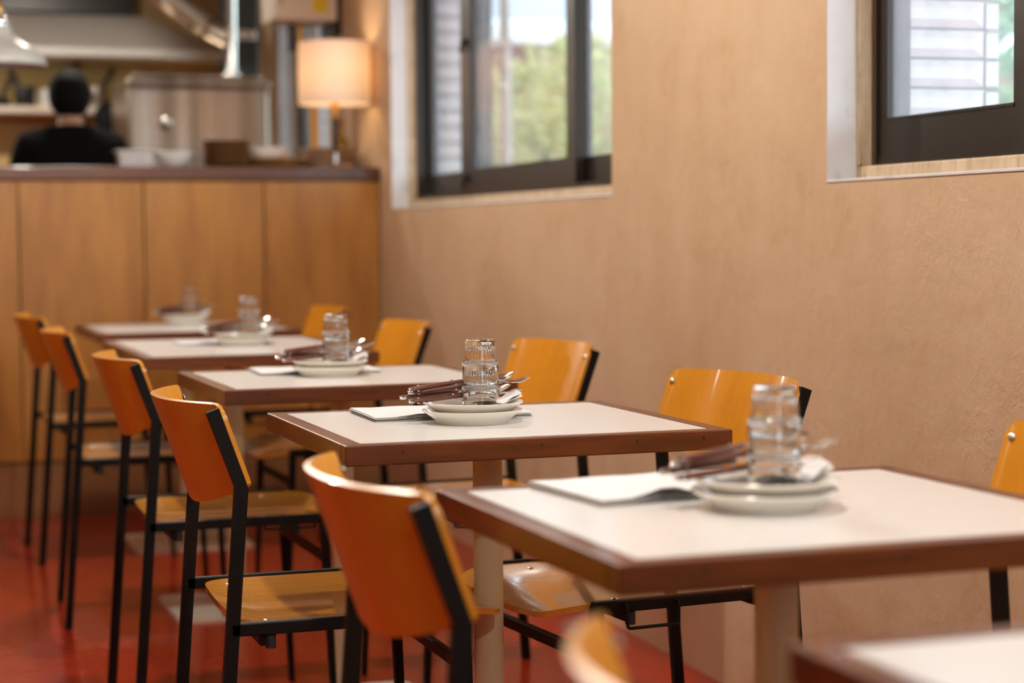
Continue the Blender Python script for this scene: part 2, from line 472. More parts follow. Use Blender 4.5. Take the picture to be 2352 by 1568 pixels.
struct(MB().box(LX,4.2,FY0-.3,FY1+.3,CH,CH+.15).build('ceiling', M['ceil']))
struct(link('wall_left', mesh_nofix(holed_wall([FY0,FY1],[0,CH],[],.2), 'wall_left', [M['sidewall'],M['sidewall']]), None, (LX,0,0), (0,0,0)))
# front wall behind the camera: a broad shop window
wf = MB()
for a,b,c,d in ((LX,.2,0,CH),(1.3,2.3,0,CH),(.2,1.3,0,1.0),(.2,1.3,2.7,CH)): wf.box(a,b,FY0-.2,FY0,c,d)
wall_front = struct(wf.build('wall_front', M['sidewall']))
fw = struct(link('window_4', None, None, (0,0,0)))
fw['label'] = 'shop window behind the camera'
fb = MB()
for x in (.2,.72,1.24): fb.box(x,x+.06,FY0-.14,FY0-.08,1.0,2.7)
fb.box(.2,1.3,FY0-.14,FY0-.08,1.0,1.06); fb.box(.2,1.3,FY0-.14,FY0-.08,2.64,2.7)
fb.build('window_frame', M['alu'], fw)
for x in (.26,.78): MB().box(x,x+.46,FY0-.113,FY0-.107,1.06,2.64).build('pane', M['pane'], fw)
wall_back = struct(MB().box(LX,2.2,FY1,FY1+.2,0,CH).build('wall_back', M['kitchenwall']))

# ------------------------------------------------------------------ counter
CY = 7.387; CXR = 2.020
ct = thing('bar_counter', 'tall serving counter clad in orange-brown veneer panels across the back of the room', 'counter', (0,0,0))
MB().box(-2.6,CXR,CY+.022,CY+.50,.0,1.262).build('carcass', M['gap'], ct)
MB().box(-2.6,CXR,CY+.004,CY+.03,0,.203).build('plinth', M['kick'], ct)
edges = [2.0195-.462*i for i in range(11)]
for i in range(10):
    MB().rbox(edges[i+1]+.0025, edges[i]-.0025, CY, CY+.021, .212, 1.258, .0015, 1).build('panel', M['panel'], ct)
top = MB().rbox(-2.6,2.0205,CY-.012,CY+.54,1.262,1.314,.006,3).build('counter_top', M['ctop'])
tag(top, 'dark stained wooden worktop running along the serving counter', 'worktop')

# ------------------------------------------------------------------ dining tables
HT = .74; TH = .031; INS = .029
def table(name_label, x, y, rz, w, d):
    t = thing('dining_table', name_label, 'table', (x,y,0), rz, 'dining tables in a row')
    z0 = HT-TH
    hw, hd = w/2, d/2
    for s in (-1,1):
        MB().rbox(-hw,hw, min(s*hd,s*(hd-INS)), max(s*hd,s*(hd-INS)), z0, HT, .0022, 2).build('edge_board', M['tablewood_x'], t)
        MB().rbox(min(s*hw,s*(hw-INS)), max(s*hw,s*(hw-INS)), -hd+INS, hd-INS, z0, HT, .0022, 2).build('edge_board', M['tablewood_y'], t)
    MB().box(-hw+INS,hw-INS,-hd+INS,hd-INS,z0+.002,HT-.004).build('core', M['gap'], t)
    MB().rbox(-hw+INS+.0012,hw-INS-.0012,-hd+INS+.0012,hd-INS-.0012,HT-.006,HT-.0002,.0006,1).build('tabletop', M['laminate'], t)
    MB().lathe([(.0245,.008),(.0245,z0)], 28).build('pedestal', M['cream'], t)
    MB().lathe([(.07,z0-.006),(.07,z0)], 28).build('top_flange', M['steel'], t)
    # rounded square floor plate
    pts = []; s = .195; r = .03
    for cx,cy,a0 in ((s-r,s-r,0),(-s+r,s-r,90),(-s+r,-s+r,180),(s-r,-s+r,270)):
        for k in range(7):
            a = math.radians(a0+15*k); pts.append((cx+r*math.cos(a), cy+r*math.sin(a)))
    MB().prism(pts, 0, .009, 'z').build('base_plate', M['baseplate'], t)
    for fx in (-.36,-.01,.24,.42):
        MB().box(fx*w-.0018,fx*w+.0018,-hd-.0006,-hd+.002,z0+.017,z0+.022).build('screw_plug', M['gap'], t)
    return t
TPOS = {  # x, y, rot, w, d, where
 'A': (1.108, 6.59, 0.0, .66, .68, 'table farthest back, right in front of the counter'),
 'B': (1.042, 5.385, -.009, .618, .88, 'second table from the counter'),
 'C': (1.0325, 4.112, -.001, .6213, .577, 'third table from the counter'),
 'D': (1.0052, 3.020, -.010, .6213, .577, 'sharp fourth table from the counter'),
 'E': (.9854, 1.9366, .004, .6213, .577, 'large blurred fifth table in the right foreground'),
 'F': (.9737, .995, 0.0, .6213, .577, 'cropped table in the bottom right corner')}
TL = {
 'A': 'white-topped wood-edged dining table farthest back, right in front of the counter',
 'B': 'white-topped wood-edged dining table, second from the counter and longest',
 'C': 'white-topped wood-edged dining table, third from the counter',
 'D': 'white-topped wood-edged dining table in sharp focus, fourth from the counter',
 'E': 'white-topped wood-edged dining table, large and blurred at right, fifth from the counter',
 'F': 'blurred corner of a white-topped dining table cropped in the bottom right corner'}
for k,(x,y,r,w,d,_) in TPOS.items(): table(TL[k], x, y, r, w, d)

# ------------------------------------------------------------------ dining chairs (local x = forward, rear legs at x = 0)
WY = .2125; ZR = .456; XK, ZK = .0153, .6637; XT, ZT = -.0272, .7845; XF = -.0352; FL = .366
def make_chair():
    t = thing('dining_chair', '', 'chair')
    hx, hy = .0102, .007
    dx, dz = XT-XK, ZT-ZK; L = math.hypot(dx,dz); nx, nz = dz/L, -dx/L      # outward normal of the back (forward)
    # rear legs with kinked upper posts
    bot = XF; out = [(bot-hx,0),(bot+hx,0),(XK+hx,ZK-.001),(XT+hx*nx,ZT+hx*nz),(XT-hx*nx,ZT-hx*nz),(XK-hx,ZK+.002)]
    pm = MB().prism(out,-hy,hy,'y').mesh('leg', M['steel'])
    for s in (-1,1): link('leg', pm, t, (0,s*WY,0))
    fo = [(FL+.020-.006,0),(FL+.020+.006,0),(FL+.011,ZR-.010),(FL+.008,ZR),(FL-.009,ZR)]
    fm = MB().prism(fo,-hy,hy,'y').mesh('leg', M['steel'])
    for s in (-1,1): link('leg', fm, t, (0,s*WY,0))
    rm = MB().rbox(-.004,FL,-hy,hy,ZR-.020,ZR,.002,1).mesh('side_rail', M['steel'])
    for s in (-1,1): link('side_rail', rm, t, (0,s*WY,0))
    MB().rbox(FL-.006,FL+.008,-WY,WY,.352,.372,.002,1).build('stretcher', M['steel'], t)
    MB().rbox(.040,.055,-WY,WY,ZR-.038,ZR-.022,.002,1).build('cross_bar', M['steel'], t)
    MB().rbox(.300,.315,-WY,WY,ZR-.038,ZR-.022,.002,1).build('cross_bar', M['steel'], t)
    # seat: dished plywood with rounded corners
    HW = .203; x0, x1 = .018, .448
    CR_ = .055
    def seat(u, v):
        a = u*2-1
        # rows denser towards the rounded front and rear corners
        b = math.sin((v-.5)*PI)
        x = (x0+x1)/2 + b*(x1-x0)/2
        e = max(0, CR_-(x-x0), CR_-(x1-x))
        hw = HW - (CR_-math.sqrt(max(0,CR_*CR_-e*e)))
        y = a*hw
        z = ZR-.004 - .012*(1-min(1,(y/HW)**2))
        q = max(0,(x-.37)/.08); z -= .010*q*q
        q = max(0,(.07-x)/.055); z += .006*q*q
        return (x,y,z), (0,0,1)
    st_ = MB().grid(seat, 25, 33, .010).build('seat', M['ply_seat'], t)
    rv = MB().lathe([(0,.0022),(.0035,.0022),(.0062,.0008),(.0065,0),(0,0)], 14).mesh('rivet', M['rivet'])
    for x,y in ((.06,.165),(.06,-.165),(.31,.165),(.31,-.165)):
        z = ZR-.004-.012*(1-(y/HW)**2)
        link('rivet', rv, st_, (x,y,z))
    # backrest: bent plywood in front of the posts, bulging backwards
    BW = WY+.0065; BUL = .066
    def back(u, v):
        a = u*2-1; y = a*BW
        e = max(0,(abs(a)-.86)/.14)
        s1 = 1.035 - .14*(1-math.sqrt(max(0,1-e*e)))                 # rounded top corners
        s0 = .02 - .40*(1-a*a)
        s = s0+(s1-s0)*v
        bl = BUL*(1-min(1,abs(a)/.92)**2.4)
        px, pz = XK+dx*s, ZK+dz*s
        off = hx + .0065
        sl = 0 if abs(a)>.92 else BUL*2.4*(abs(a)/.92)**1.4*(1 if a>0 else -1)/(BW*.92)
        nrm = Vector((nx, -sl, nz)).normalized()
        return (px+nx*off-bl, y, pz+nz*off), nrm
    bk_ = MB().grid(back, 41, 13, .0068).build('backrest', M['ply_back'], t)
    for s in (-1,1):
        for q in (.84,):
            a = .935*s; y = a*BW; p, nrm = back((a+1)/2, 0)
            bl = 0; off = hx+.0065
            loc = Vector((XK+dx*q+nx*off-bl, y, ZK+dz*q+nz*off))
            o = link('rivet', rv, bk_, loc); o.rotation_euler = Vector(nrm).to_track_quat('Z','Y').to_euler()
    bp = MB().lathe([(.0085,ZR-.042),(.0085,ZR-.022),(.006,ZR-.020),(.006,ZR-.018)], 14).mesh('bumper', M['rubber'])
    for s in (-1,1):
        for x in (.058,.305): link('bumper', bp, t, (x,s*(WY-.003),0))
    # linking hook on the left side, flat bar on the right side
    def fil(pts, r=.006, k=4):
        out = [Vector(pts[0])]
        for i in range(1,len(pts)-1):
            p=Vector(pts[i]); a=(Vector(pts[i-1])-p).normalized(); b=(Vector(pts[i+1])-p).normalized()
            for j in range(k+1):
                tt=j/k; out.append((p+a*r)*(1-tt)**2+p*2*tt*(1-tt)+(p+b*r)*tt*tt)
        out.append(Vector(pts[-1])); return out
    y = WY
    MB().tube(fil([(.322,y,ZR-.008),(.322,y+.020,ZR-.008),(.322,y+.020,ZR-.044),(.228,y+.020,ZR-.044),(.228,y+.020,ZR-.008),(.228,y,ZR-.008)]), .0028, 8).build('link_hook', M['steel'], t)
    MB().tube(fil([(.345,-y,ZR-.018),(.345,-y-.016,ZR-.026),(.238,-y-.016,ZR-.026),(.238,-y,ZR-.018)],.005), .0026, 8).build('link_bar', M['steel'], t)
    return t
GL = 'chairs along the left side of the tables'; GR = 'chairs along the wall side of the tables'
chairs = [
 ((.621,6.507), .020, 'orange plywood chair with black frame, farthest back on the left side', GL),
 ((.603,5.446), -.056, 'orange plywood chair left of the second table from the counter, seen from behind', GL),
 ((.5975,4.220), -.003, 'orange plywood chair left of the third table from the counter, seen from behind', GL),
 ((.558,3.120), -.011, 'orange plywood chair left of the sharply focused table, seen from behind', GL),
 ((.5587,2.012), -.0136, 'large orange plywood chair back left of the blurred right foreground table', GL),
 ((.482,.99), -.05, 'very blurred chair back cropped by the bottom edge of the photo', GL),
 ((1.612,6.684), PI, 'orange plywood chair between the rearmost table and the counter corner', GR),
 ((1.540,5.442), PI, 'orange plywood chair on the wall side of the second table from the counter', GR),
 ((1.557,4.239), PI+.064, 'orange plywood chair on the wall side of the third table, below the left window', GR),
 ((1.483,3.110), PI+.092, 'orange plywood chair on the wall side of the focused table, behind the blurred glasses', GR),
 ((1.488,2.014), PI+.065, 'orange plywood chair cropped by the right edge of the photo', GR)]
c0 = make_chair()
for i,((x,y),rz,lab,g) in enumerate(chairs):
    o = c0 if i == 0 else copy_tree(c0)
    place(o, (x,y,0), rz, lab, g)

# ------------------------------------------------------------------ place settings
PW = {'A':'table farthest back','B':'second table from the counter','C':'third table from the counter','D':'sharply focused fourth table','E':'blurred right foreground table'}
plate_me = MB().lathe([(0,.0035),(.050,.0035),(.054,0),(.0585,0),(.0605,.0045),(.068,.010),(.0815,.0195),(.0825,.0212),(.0812,.0222),(.066,.0140),(.060,.0098),(.050,.0085),(0,.0085)], 56).mesh('side_plate', M['porcelain'])
def glass_mesh():
    # upside-down tumbler, rim at z=0, thick base on top
    H = .0745
    outer = [(.0290,.0006),(.0296,.002),(.0298,.010),(.0298,.0325),(.0302,.0340),(.0302,.0362),(.0292,.0378),(.0272,.0392),(.0266,.0420),(.0254,.056),(.0246,.0655),(.0246,.0695),(.0243,.0722),(.0235,.0738),(.0222,H),(0,H)]
    inner = [(0,.0645),(.0205,.0640),(.0222,.0610),(.0230,.054),(.0244,.0420),(.0250,.0392),(.0266,.0372),(.0276,.034),(.0280,.010),(.0282,.001),(.0286,.0)]
    prof = outer + inner
    no = len(outer)
    def fl(k,i):
        if k in (no+2,no+3,no+4): return .0005*(1 if i%2 else -1)
        if k in (4,5): return .0003*(1 if i%2 else -1)
        if k in (no+1,): return .0006*(1 if i%2 else -1)
        return 0
    me = MB().lathe(prof, 64, close=True, fl=fl).mesh('drinking_glass', [M['glass'], M['knurl']])
    for p in me.polygons:
        z = p.center.z; r = math.hypot(p.center.x, p.center.y)
        if .0325 < z < .0380 or (.058 < z < .0655 and r < .0225 and r > .012): p.material_index = 1
    return me
glass_me = glass_mesh()
def handle_mb(m, x0, x1):
    m.tube([(x0,0,.0),(x0+.006,0,0),(x0+.035,0,.0),(x1-.004,0,0),(x1,0,0)], [.0035,.0058,.0068,.0052,.0045], 10, flat=(1,.62)); return m
def cutlery(kind, name, label, loc, rz, tilt, group):
    t = thing(name, label, 'cutlery', loc, rz, group)
    t.rotation_euler = (0, tilt, rz)
    handle_mb(MB(), -.100, .002).build('handle', M['handle'], t)
    MB().tube([(-.104,0,0),(-.098,0,0),(-.094,0,0)], [.0040,.0062,.0060], 10, flat=(1,.64)).build('end_cap', M['chrome'], t)
    for x in (-.085,-.02): MB().tube([(x,0,-.0052),(x,0,.0052)], .0022, 8).build('rivet', M['rivet'], t)
    h = MB().tube([(-.002,0,0),(.02,0,-.001),(.045,0,-.003),(.055,0,-.003)], [.0048,.0034,.0026,.0034], 8, flat=(1,.5))
    if kind == 'spoon':
        def bowl(u, v):
            a = u*2-1; x = .050 + .052*v; w = .0185*math.sin(PI*min(1,max(.0,v*.93+.05)))**.62 
            y = a*w; z = -.003 + .0 - .0075*(1-a*a)*math.sin(PI*v) + .004*v
            return (x,y,z), (0,0,1)
        h.grid(bowl, 11, 13, .0011)
    else:
        h.prism([(.052,-.004),(.066,-.0115),(.074,-.012),(.074,.012),(.066,.0115),(.052,.004)], -.004, -.0025, 'z')
        for k in range(4):
            y = -.0100+.0067*k
            h.tube([(.072,y,-.003),(.090,y,-.0045),(.108,y,.0005)], [.0016,.0015,.0008], 6)
    h.build('head', M['chrome'], t)
    return t
def menu(label, x, y, rz, w, d, n, curl, group):
    t = thing('menu_stack', label, 'papers', (x,y,HT), rz, group)
    for k in range(n):
        z = .0006+.0012*k; ox, oy = random.uniform(-.004,.004), random.uniform(-.004,.004)
        def sh(u, v, z=z, k=k, ox=ox, oy=oy):
            X = u*w+ox; Y = v*d+oy
            c = curl*(k+1)/n*max(0,1-v*3.0)**2*math.exp(-((u-.30)/.11)**2)
            ww = .0012*math.sin(u*9+k)*v
            return (X,Y,z+c+abs(ww)), (0,0,1)
        MB().grid(sh, 16, 10, .0005).build('sheet', M['paper'] if k == n-1 else M['paper2'], t)
    return t
def napkin(label, x, y, z, rz, group, sc=1.0):
    me = MB()
    for layer,(da,zz) in enumerate(((0,0),(.25,.004))):
        def sh(u, v, da=da, zz=zz):
            X = (u-.5)*.105*sc; Y = (v-.5)*.075*sc*(1-.55*u)
            ca, sa = math.cos(da), math.sin(da)
            Z = zz + .0015 + .034*max(0,u-.45)**1.4 + .0018*math.sin(u*11+v*5)
            return (X*ca-Y*sa, X*sa+Y*ca, Z), (0,0,1)
        me.grid(sh, 14, 8, .0006)
    o = me.build('paper_napkin', M['napkin'], None, (x,y,z), (0,0,rz))
    return tag(o, label, 'napkin', group)
SET = {'A':(1.148,6.80,.05), 'B':(1.073,5.406,-.05), 'C':(1.012,4.134,.02), 'D':(.974,3.003,0.0), 'E':(.970,1.935,.06)}
GOFF = {'A':(.016,.01),'B':(.020,.01),'C':(.016,.005),'D':(.016,.006),'E':(.014,.004)}
PAPER = {'B':(-.165,.062,-.02,.26,.17,4,.004),'C':(-.140,.064,-.06,.270,.19,5,.004),'D':(-.148,.066,-.03,.272,.19,6,.005),'E':(-.166,.076,.10,.285,.19,6,.011)}
for k,(sx,sy,rz) in SET.items():
    w = PW[k]
    a = link('side_plate', plate_me, None, (sx,sy,HT)); tag(a, 'lower of two stacked ivory plates on the '+w, 'plate', 'plates on the tables')
    b = link('side_plate', plate_me, None, (sx+.002,sy+.001,HT+.0128)); tag(b, 'upper ivory plate holding glasses and cutlery on the '+w, 'plate', 'plates on the tables')
    gx, gy = sx+GOFF[k][0], sy+GOFF[k][1]; zg = HT+.0128+.0087
    g1 = link('drinking_glass', glass_me, None, (gx,gy,zg), (0,0,random.random())); tag(g1, 'lower upturned clear tumbler standing on the plate on the '+w, 'glass', 'stacked tumblers')
    g2 = link('drinking_glass', glass_me, None, (gx+.0006,gy,zg+.0398), (0,0,random.random())); tag(g2, 'upper upturned clear tumbler capping the stack on the '+w, 'glass', 'stacked tumblers')
    zc = HT+.0128+.0222+.0055
    r0 = rz+.03
    cutlery('fork','table_fork','fork with brown riveted handle on the '+w+', front one', (sx+.000,sy+.046,zc), r0+.17, -.05, 'cutlery on the plates')
    cutlery('spoon','table_spoon','spoon with brown riveted handle on the '+w+', front one', (sx-.008,sy+.062,zc+.006), r0+.12, -.06, 'cutlery on the plates')
    cutlery('fork','table_fork','fork with brown riveted handle on the '+w+', rear one', (sx+.006,sy+.044,zc+.017), r0-.02, -.09, 'cutlery on the plates')
    cutlery('spoon','table_spoon','spoon with brown riveted handle on the '+w+', rear one', (sx+.002,sy+.058,zc+.023), r0+.20, -.09, 'cutlery on the plates')
    napkin('crumpled white napkin tucked under the cutlery on the '+w, sx+.050, sy+.012, HT+.0128+.0135, -.02+rz, 'napkins on the plates', .72)
    if k in PAPER:
        ox,oy,pr,pw,pd,n,cu = PAPER[k]
        menu('stack of white paper sheets lying behind the plates on the '+w, sx+ox, sy+oy, pr, pw, pd, n, cu, 'paper stacks on the tables')

# ------------------------------------------------------------------ pendant lamps
def make_pendant(label, loc, power, bulb=None):
    t = thing('pendant_lamp', label, 'lamp', loc, 0, 'enamel pendant lamps')
    prof = [(.170,0),(.172,.004),(.168,.020),(.150,.045),(.110,.072),(.070,.095),(.048,.120),(.040,.150)]
    inn = [(r-.003,z-.001) for r,z in reversed(prof)]
    MB().lathe(prof+inn, 48, close=True).build('lamp_shade', M['enamel'], t)
    MB().lathe([(.040,.150),(.041,.160),(.036,.172),(.024,.178),(.022,.195),(.010,.200)], 28).build('cap', M['chrome'], t)
    MB().lathe([(.013,.198),(.013,.235),(.006,.245)], 18).build('cord_grip', M['brass'], t)
    MB().tube([(0,0,.24),(0,0,CH-loc[2])], .0035, 8).build('cord', M['cord_and_reflection'], t)
    MB().lathe([(0,.035),(.018,.040),(.030,.058),(.030,.072),(.018,.098),(.014,.145),(0,.148)], 24).build('bulb', bulb or M['bulb'], t)
    if not power: return t
    l = bpy.data.lights.new('pendant_light', 'POINT'); l.energy = power; l.color = LAMP_COL; l.shadow_soft_size = .035
    o = bpy.data.objects.new('pendant_light', l); COL.objects.link(o); o.parent = t; o.location = (0,0,.015)
    return t
make_pendant('white enamel pendant lamp hanging over the counter at the left edge', (.588,7.50,1.692), 0, M['whiteware'])
for i,(x,y) in enumerate(((.80,5.9),(.78,4.0),(.76,2.1),(.74,.2))):
    make_pendant(['enamel pendant lamp above the two tables near the counter','enamel pendant lamp above the third table from the counter','enamel pendant lamp above the blurred foreground table','enamel pendant lamp nearest the shop window'][i], (x,y,2.2), PENDANT_W)
make_pendant('enamel pendant lamp in the empty left half of the room', (-1.9,4.2,2.35), PENDANT_W*.15)
make_pendant('added unseen enamel pendant lamp brightening the hood behind the counter', (1.05,9.0,2.48), PENDANT_W*.9)  # lamp added out of view to brighten hood front and cabinet top
make_pendant('added unseen enamel pendant lamp beside the range hood, lighting the shelf wall', (-.1,9.9,1.98), PENDANT_W*.7)  # unseen lamp added to light the ochre wall and shelf from the side

# ------------------------------------------------------------------ table lamp on the counter
CT = 1.314
t = thing('table_lamp', 'lit table lamp with white pleated drum shade on the counter by the wall', 'lamp', (1.872,7.50,CT))
MB().lathe([(0,0),(.070,0),(.072,.004),(.068,.010),(.020,.014),(.012,.02),(.0,.021)], 36).build('base', M['chrome'], t)
MB().lathe([(.011,.018),(.011,.060)], 20).build('lower_stem', M['chrome'], t)
MB().lathe([(.0125,.060),(.013,.200)], 20).build('stem', M['darkmetal'], t)
MB().lathe([(.015,.200),(.016,.222),(.019,.240),(.010,.262)], 20).build('socket', M['copper'], t)
n = 96
prof = [(.1425,.250),(.1425,.496)]; m_ = MB()
m_.lathe([(.1425,.252),(.1425,.372),(.1400,.494),(.1388,.494),(.1413,.372),(.1413,.252)], n, close=True, fl=lambda k,i: .0009*(1 if i%2 else -1))
m_.build('lamp_shade', M['shade'], t)
sp = MB()
for a in range(3): sp.tube([(0,0,.275),(.139*math.cos(a*2.094),.139*math.sin(a*2.094),.275)], .0018, 6)
sp.build('shade_spider', M['chrome'], t)
MB().lathe([(0,.262),(.014,.266),(.016,.290),(.028,.315),(.026,.345),(0,.36)], 20).build('bulb', M['bulb'], t)
l = bpy.data.lights.new('table_lamp_light','POINT'); l.energy = 1.7; l.color = (1,.66,.36); l.shadow_soft_size = .03
o = bpy.data.objects.new('table_lamp_light', l); COL.objects.link(o); o.parent = t; o.location = (0,0,.375)

# ------------------------------------------------------------------ things on the counter
def box_tub():
    t = thing('plastic_tub', 'milky rectangular plastic tub at the left end of the counter crockery', 'container', (1.085,7.52,CT))
    m = MB()
    def ring(x,y,z): return [(-x,-y,z),(x,-y,z),(x,y,z),(-x,y,z)]
    P = ring(.058,.045,.001)+ring(.066,.052,.058)+ring(.075,.060,.060)+ring(.075,.060,.066)+ring(.064,.050,.066)+ring(.056,.043,.004)
    F = [(3,2,1,0),(20,21,22,23)]
    for k in range(5):
        for i in range(4): F.append((k*4+i,k*4+(i+1)%4,(k+1)*4+(i+1)%4,(k+1)*4+i))
    m.add(P,F).build('tub_body', M['plastic'], t)
    MB().rbox(-.050,.050,-.038,.038,.006,.040,.004).build('contents', M['whiteware'], t)
    MB().box(.010,.034,-.0525,-.051,.022,.042).build('tub_label', M['pvc'], t)
box_tub()
def bowl(label, x, y, r, h, mat, z=CT):
    o = MB().lathe([(0,.002),(r*.5,.0),(r*.55,.003),(r*.85,h*.45),(r,h),(r*.985,h*1.01),(r*.95,h*.95),(r*.80,h*.48),(r*.5,.006),(0,.005)], 40).build('bowl', mat, None, (x,y,z))
    return tag(o, label, 'bowl')
bowl('low pale bowl between the plastic tub and the brown plates', 1.240, 7.55, .082, .062, M['whiteware'])
def flatplate(name, r, h, mat):
    return MB().lathe([(0,.001),(r*.62,0),(r*.66,.002),(r*.92,h*.75),(r,h),(r*.99,h*1.1),(r*.90,h*.85),(r*.62,h*.35),(0,h*.3)], 40).mesh(name, mat)
pm = flatplate('dinner_plate', .099, .019, M['brownplate'])
ordw = ['bottom','second from bottom','third from bottom','fourth from bottom','fifth from bottom','top']
for i in range(6):
    tag(link('dinner_plate', pm, None, (1.436+random.uniform(-.004,.004),7.505+random.uniform(-.003,.003),CT+.0165*i)), 'dark brown stoneware plate, %s of the tall brown stack' % ordw[i], 'plate', 'dark brown plates on the counter')
pm2 = flatplate('serving_plate', .145, .022, M['tanplate'])
for i in range(2):
    tag(link('serving_plate', pm2, None, (1.64+.004*i,7.65,CT+.018*i)), 'wide tan serving plate, %s of the pair under the white bowls' % ['lower','upper'][i], 'plate', 'tan plates on the counter')
for i in range(2):
    bowl('white bowl, %s of two nested bowls on the tan plates' % ['lower','upper'][i], 1.622, 7.65, .095, .044, M['whiteware'], CT+.027+.014*i)
pm3 = flatplate('dinner_plate', .118, .018, M['palewood'])
for i in range(5):
    tag(link('dinner_plate', pm3, None, (1.897+random.uniform(-.002,.002),7.715,CT+.0165*i)), 'pale beige plate, %s of the stack behind the table lamp' % (ordw[:4]+['top'])[i], 'plate', 'pale plates behind the lamp')
t = thing('oil_bottle', 'small oil bottle with cork stopper standing behind the lamp', 'bottle', (1.992,7.87,CT))
MB().lathe([(0,.0),(.030,0),(.033,.01),(.033,.10),(.028,.125),(.012,.150),(.010,.185),(.013,.190),(0,.191)], 24).build('bottle_body', M['oil'], t)
MB().lathe([(.009,.185),(.011,.19),(.013,.205),(.008,.215),(0,.216)], 14).build('stopper', M['cork'], t)

# ------------------------------------------------------------------ kitchen behind the counter
# tall stainless appliance
t = thing('steel_oven', 'tall stainless steel kitchen cabinet with round knob behind the counter', 'appliance', (1.60,9.28,0))
MB().rbox(-.328,.328,-.28,.28,.06,1.735,.008).build('body', M['inox'], t)
MB().rbox(-.335,.335,-.30,.28,1.738,1.772,.012,3).build('lid', M['inox'], t)
MB().rbox(-.300,.30,-.27,.27,1.775,1.800,.010,3).build('lid', M['inox'], t)
d = MB().rbox(-.316,-.030,-.290,-.281,.10,1.70,.004).build('door', M['inox'], t)
MB().rbox(-.026,.316,-.290,-.281,.10,1.70,.004).build('door', M['inox'], t)
MB().lathe([(0,0),(.030,0),(.032,.008),(.026,.030),(.018,.036),(0,.037)], 24).build('knob', M['chrome'], d, (-.158,-.290,1.571), (PI/2,0,0))
for x in (-.29,.29):
    for y in (-.24,.24): MB().lathe([(.022,0),(.022,.062)], 14).build('foot', M['darkmetal'], t, (x,y,0))
# chrome riser pipe standing on the appliance
t = thing('steel_pole', 'thin upright chrome pipe rising from the right of the steel cabinet', 'pipe', (1.772,9.02-.06,1.80))
MB().tube([(0,.12,0),(.004,.12,.9)], .022, 18).build('pipe', M['chrome'], t)
MB().lathe([(.04,0),(.04,.012),(.024,.02)], 20, (0,.12,0)).build('flange', M['chrome'], t)
t = thing('extractor_box', 'dark metal extractor unit on top of the steel cabinet', 'extractor', (1.80,9.30,1.80))
MB().rbox(-.012,.13,-.10,.20,0.0,.46,.01).build('housing', M['darkmetal'], t)
MB().rbox(-.01,.12,-.115,-.10,.02,.06,.004).build('tray', M['cord_and_reflection'], t)
MB().rbox(.0,.11,-.112,-.10,.18,.23,.004).build('vent_plate', M['inox'], t)
# corrugated flexible duct
t = thing('flexible_duct', 'crinkled silver flexible duct running down to the dark extractor unit', 'duct', (0,0,0))
pts = [(1.10,9.30,2.62),(1.30,9.28,2.36),(1.46,9.25,2.20),(1.58,9.23,2.10),(1.68,9.21,2.035),(1.70,9.205,2.025)]
def smooth_path(p, k=10):
    p=[Vector(q) for q in p]; out=[]
    for i in range(len(p)-1):
        a=p[max(i-1,0)]; b=p[i]; c=p[i+1]; d_=p[min(i+2,len(p)-1)]
        for j in range(k):
            s=j/k; out.append(.5*((2*b)+(c-a)*s+(2*a-5*b+4*c-d_)*s*s+(3*b-a-3*c+d_)*s**3))
    out.append(p[-1]); return out
pp = smooth_path(pts, 16)
MB().tube(pp, [.062+.006*(1 if i%2 else -1) for i in range(len(pp))], 22, smooth=False).build('hose', M['foil'], t)
MB().tube([(1.69,9.21,2.03),(1.78,9.19,1.985)], .066, 24).build('collar', M['inox'], t)
# range hood on the back wall
t = thing('range_hood', 'wide stainless steel extractor hood above the stove at the kitchen back wall', 'hood', (0,0,0))
x0,x1 = .10,2.00
MB().rbox(x0,x1,10.30,10.80,1.985,2.036,.004).build('lip', M['inox_hood'], t)
tx0,tx1,ty = .4,1.58,10.58
P = [(x0,10.30,2.036),(x1,10.30,2.036),(x1,10.8,2.036),(x0,10.8,2.036),(tx0,ty,2.235),(tx1,ty,2.235),(tx1,10.8,2.235),(tx0,10.8,2.235)]
MB().add(P,[(0,1,5,4),(1,2,6,5),(2,3,7,6),(3,0,4,7),(4,5,6,7)]).build('canopy', M['inox_hood'], t)
MB().rbox(.5,1.54,10.56,10.8,2.238,CH,.01).build('duct_casing', M['darkmetal'], t)
MB().rbox(.97,1.66,10.288,10.299,1.992,2.030,.003).build('lip_glint', M['whiteware'], t)  # white strip stands in for the bright reflection on the lip
# shelf with pans
t = thing('wall_shelf', 'narrow pale shelf on the ochre kitchen wall carrying pans', 'shelf', (0,0,0))
MB().rbox(-1.2,1.40,10.42,10.80,1.700,1.735,.004).build('board', M['boiler'], t)
for x in (-.8,.3,1.2): MB().prism([(10.48,1.70),(10.8,1.70),(10.8,1.50)], x-.012, x+.012, 'x').build('bracket', M['darkmetal'], t)
def pan(label, x, y, r, h, hang, mat, hl_=.20):
    t = thing('saucepan', label, 'pan', (x,y,1.735))
    MB().lathe([(0,0),(r*.94,0),(r,.006),(r,h),(r+.004,h+.002),(r-.002,h),(r-.003,.006),(0,.005)], 30).build('pan_body', mat, t)
    a = hang
    MB().tube([(r*.7*math.cos(a),-.02,h*.8),(r*math.cos(a)+hl_*math.cos(a)*.9, -.04, h*.8+hl_*math.sin(a))], [.012,.016], 10).build('handle', M['rubber'], t)
pan('dark pan leaning on the shelf at the left edge', .80, 10.60, .08, .05, math.radians(65), M['darkmetal'], .13)
pan('dark saucepan on the shelf left of the white mug', .955, 10.58, .055, .11, math.radians(118), M['darkmetal'], .24)
pan('dark pan with upright handle on the shelf behind the head', 1.215, 10.62, .065, .12, math.radians(85), M['darkmetal'], .22)
pan('round grey pan at the right end of the shelf', 1.325, 10.60, .062, .115, math.radians(60), M['inox'], .15)
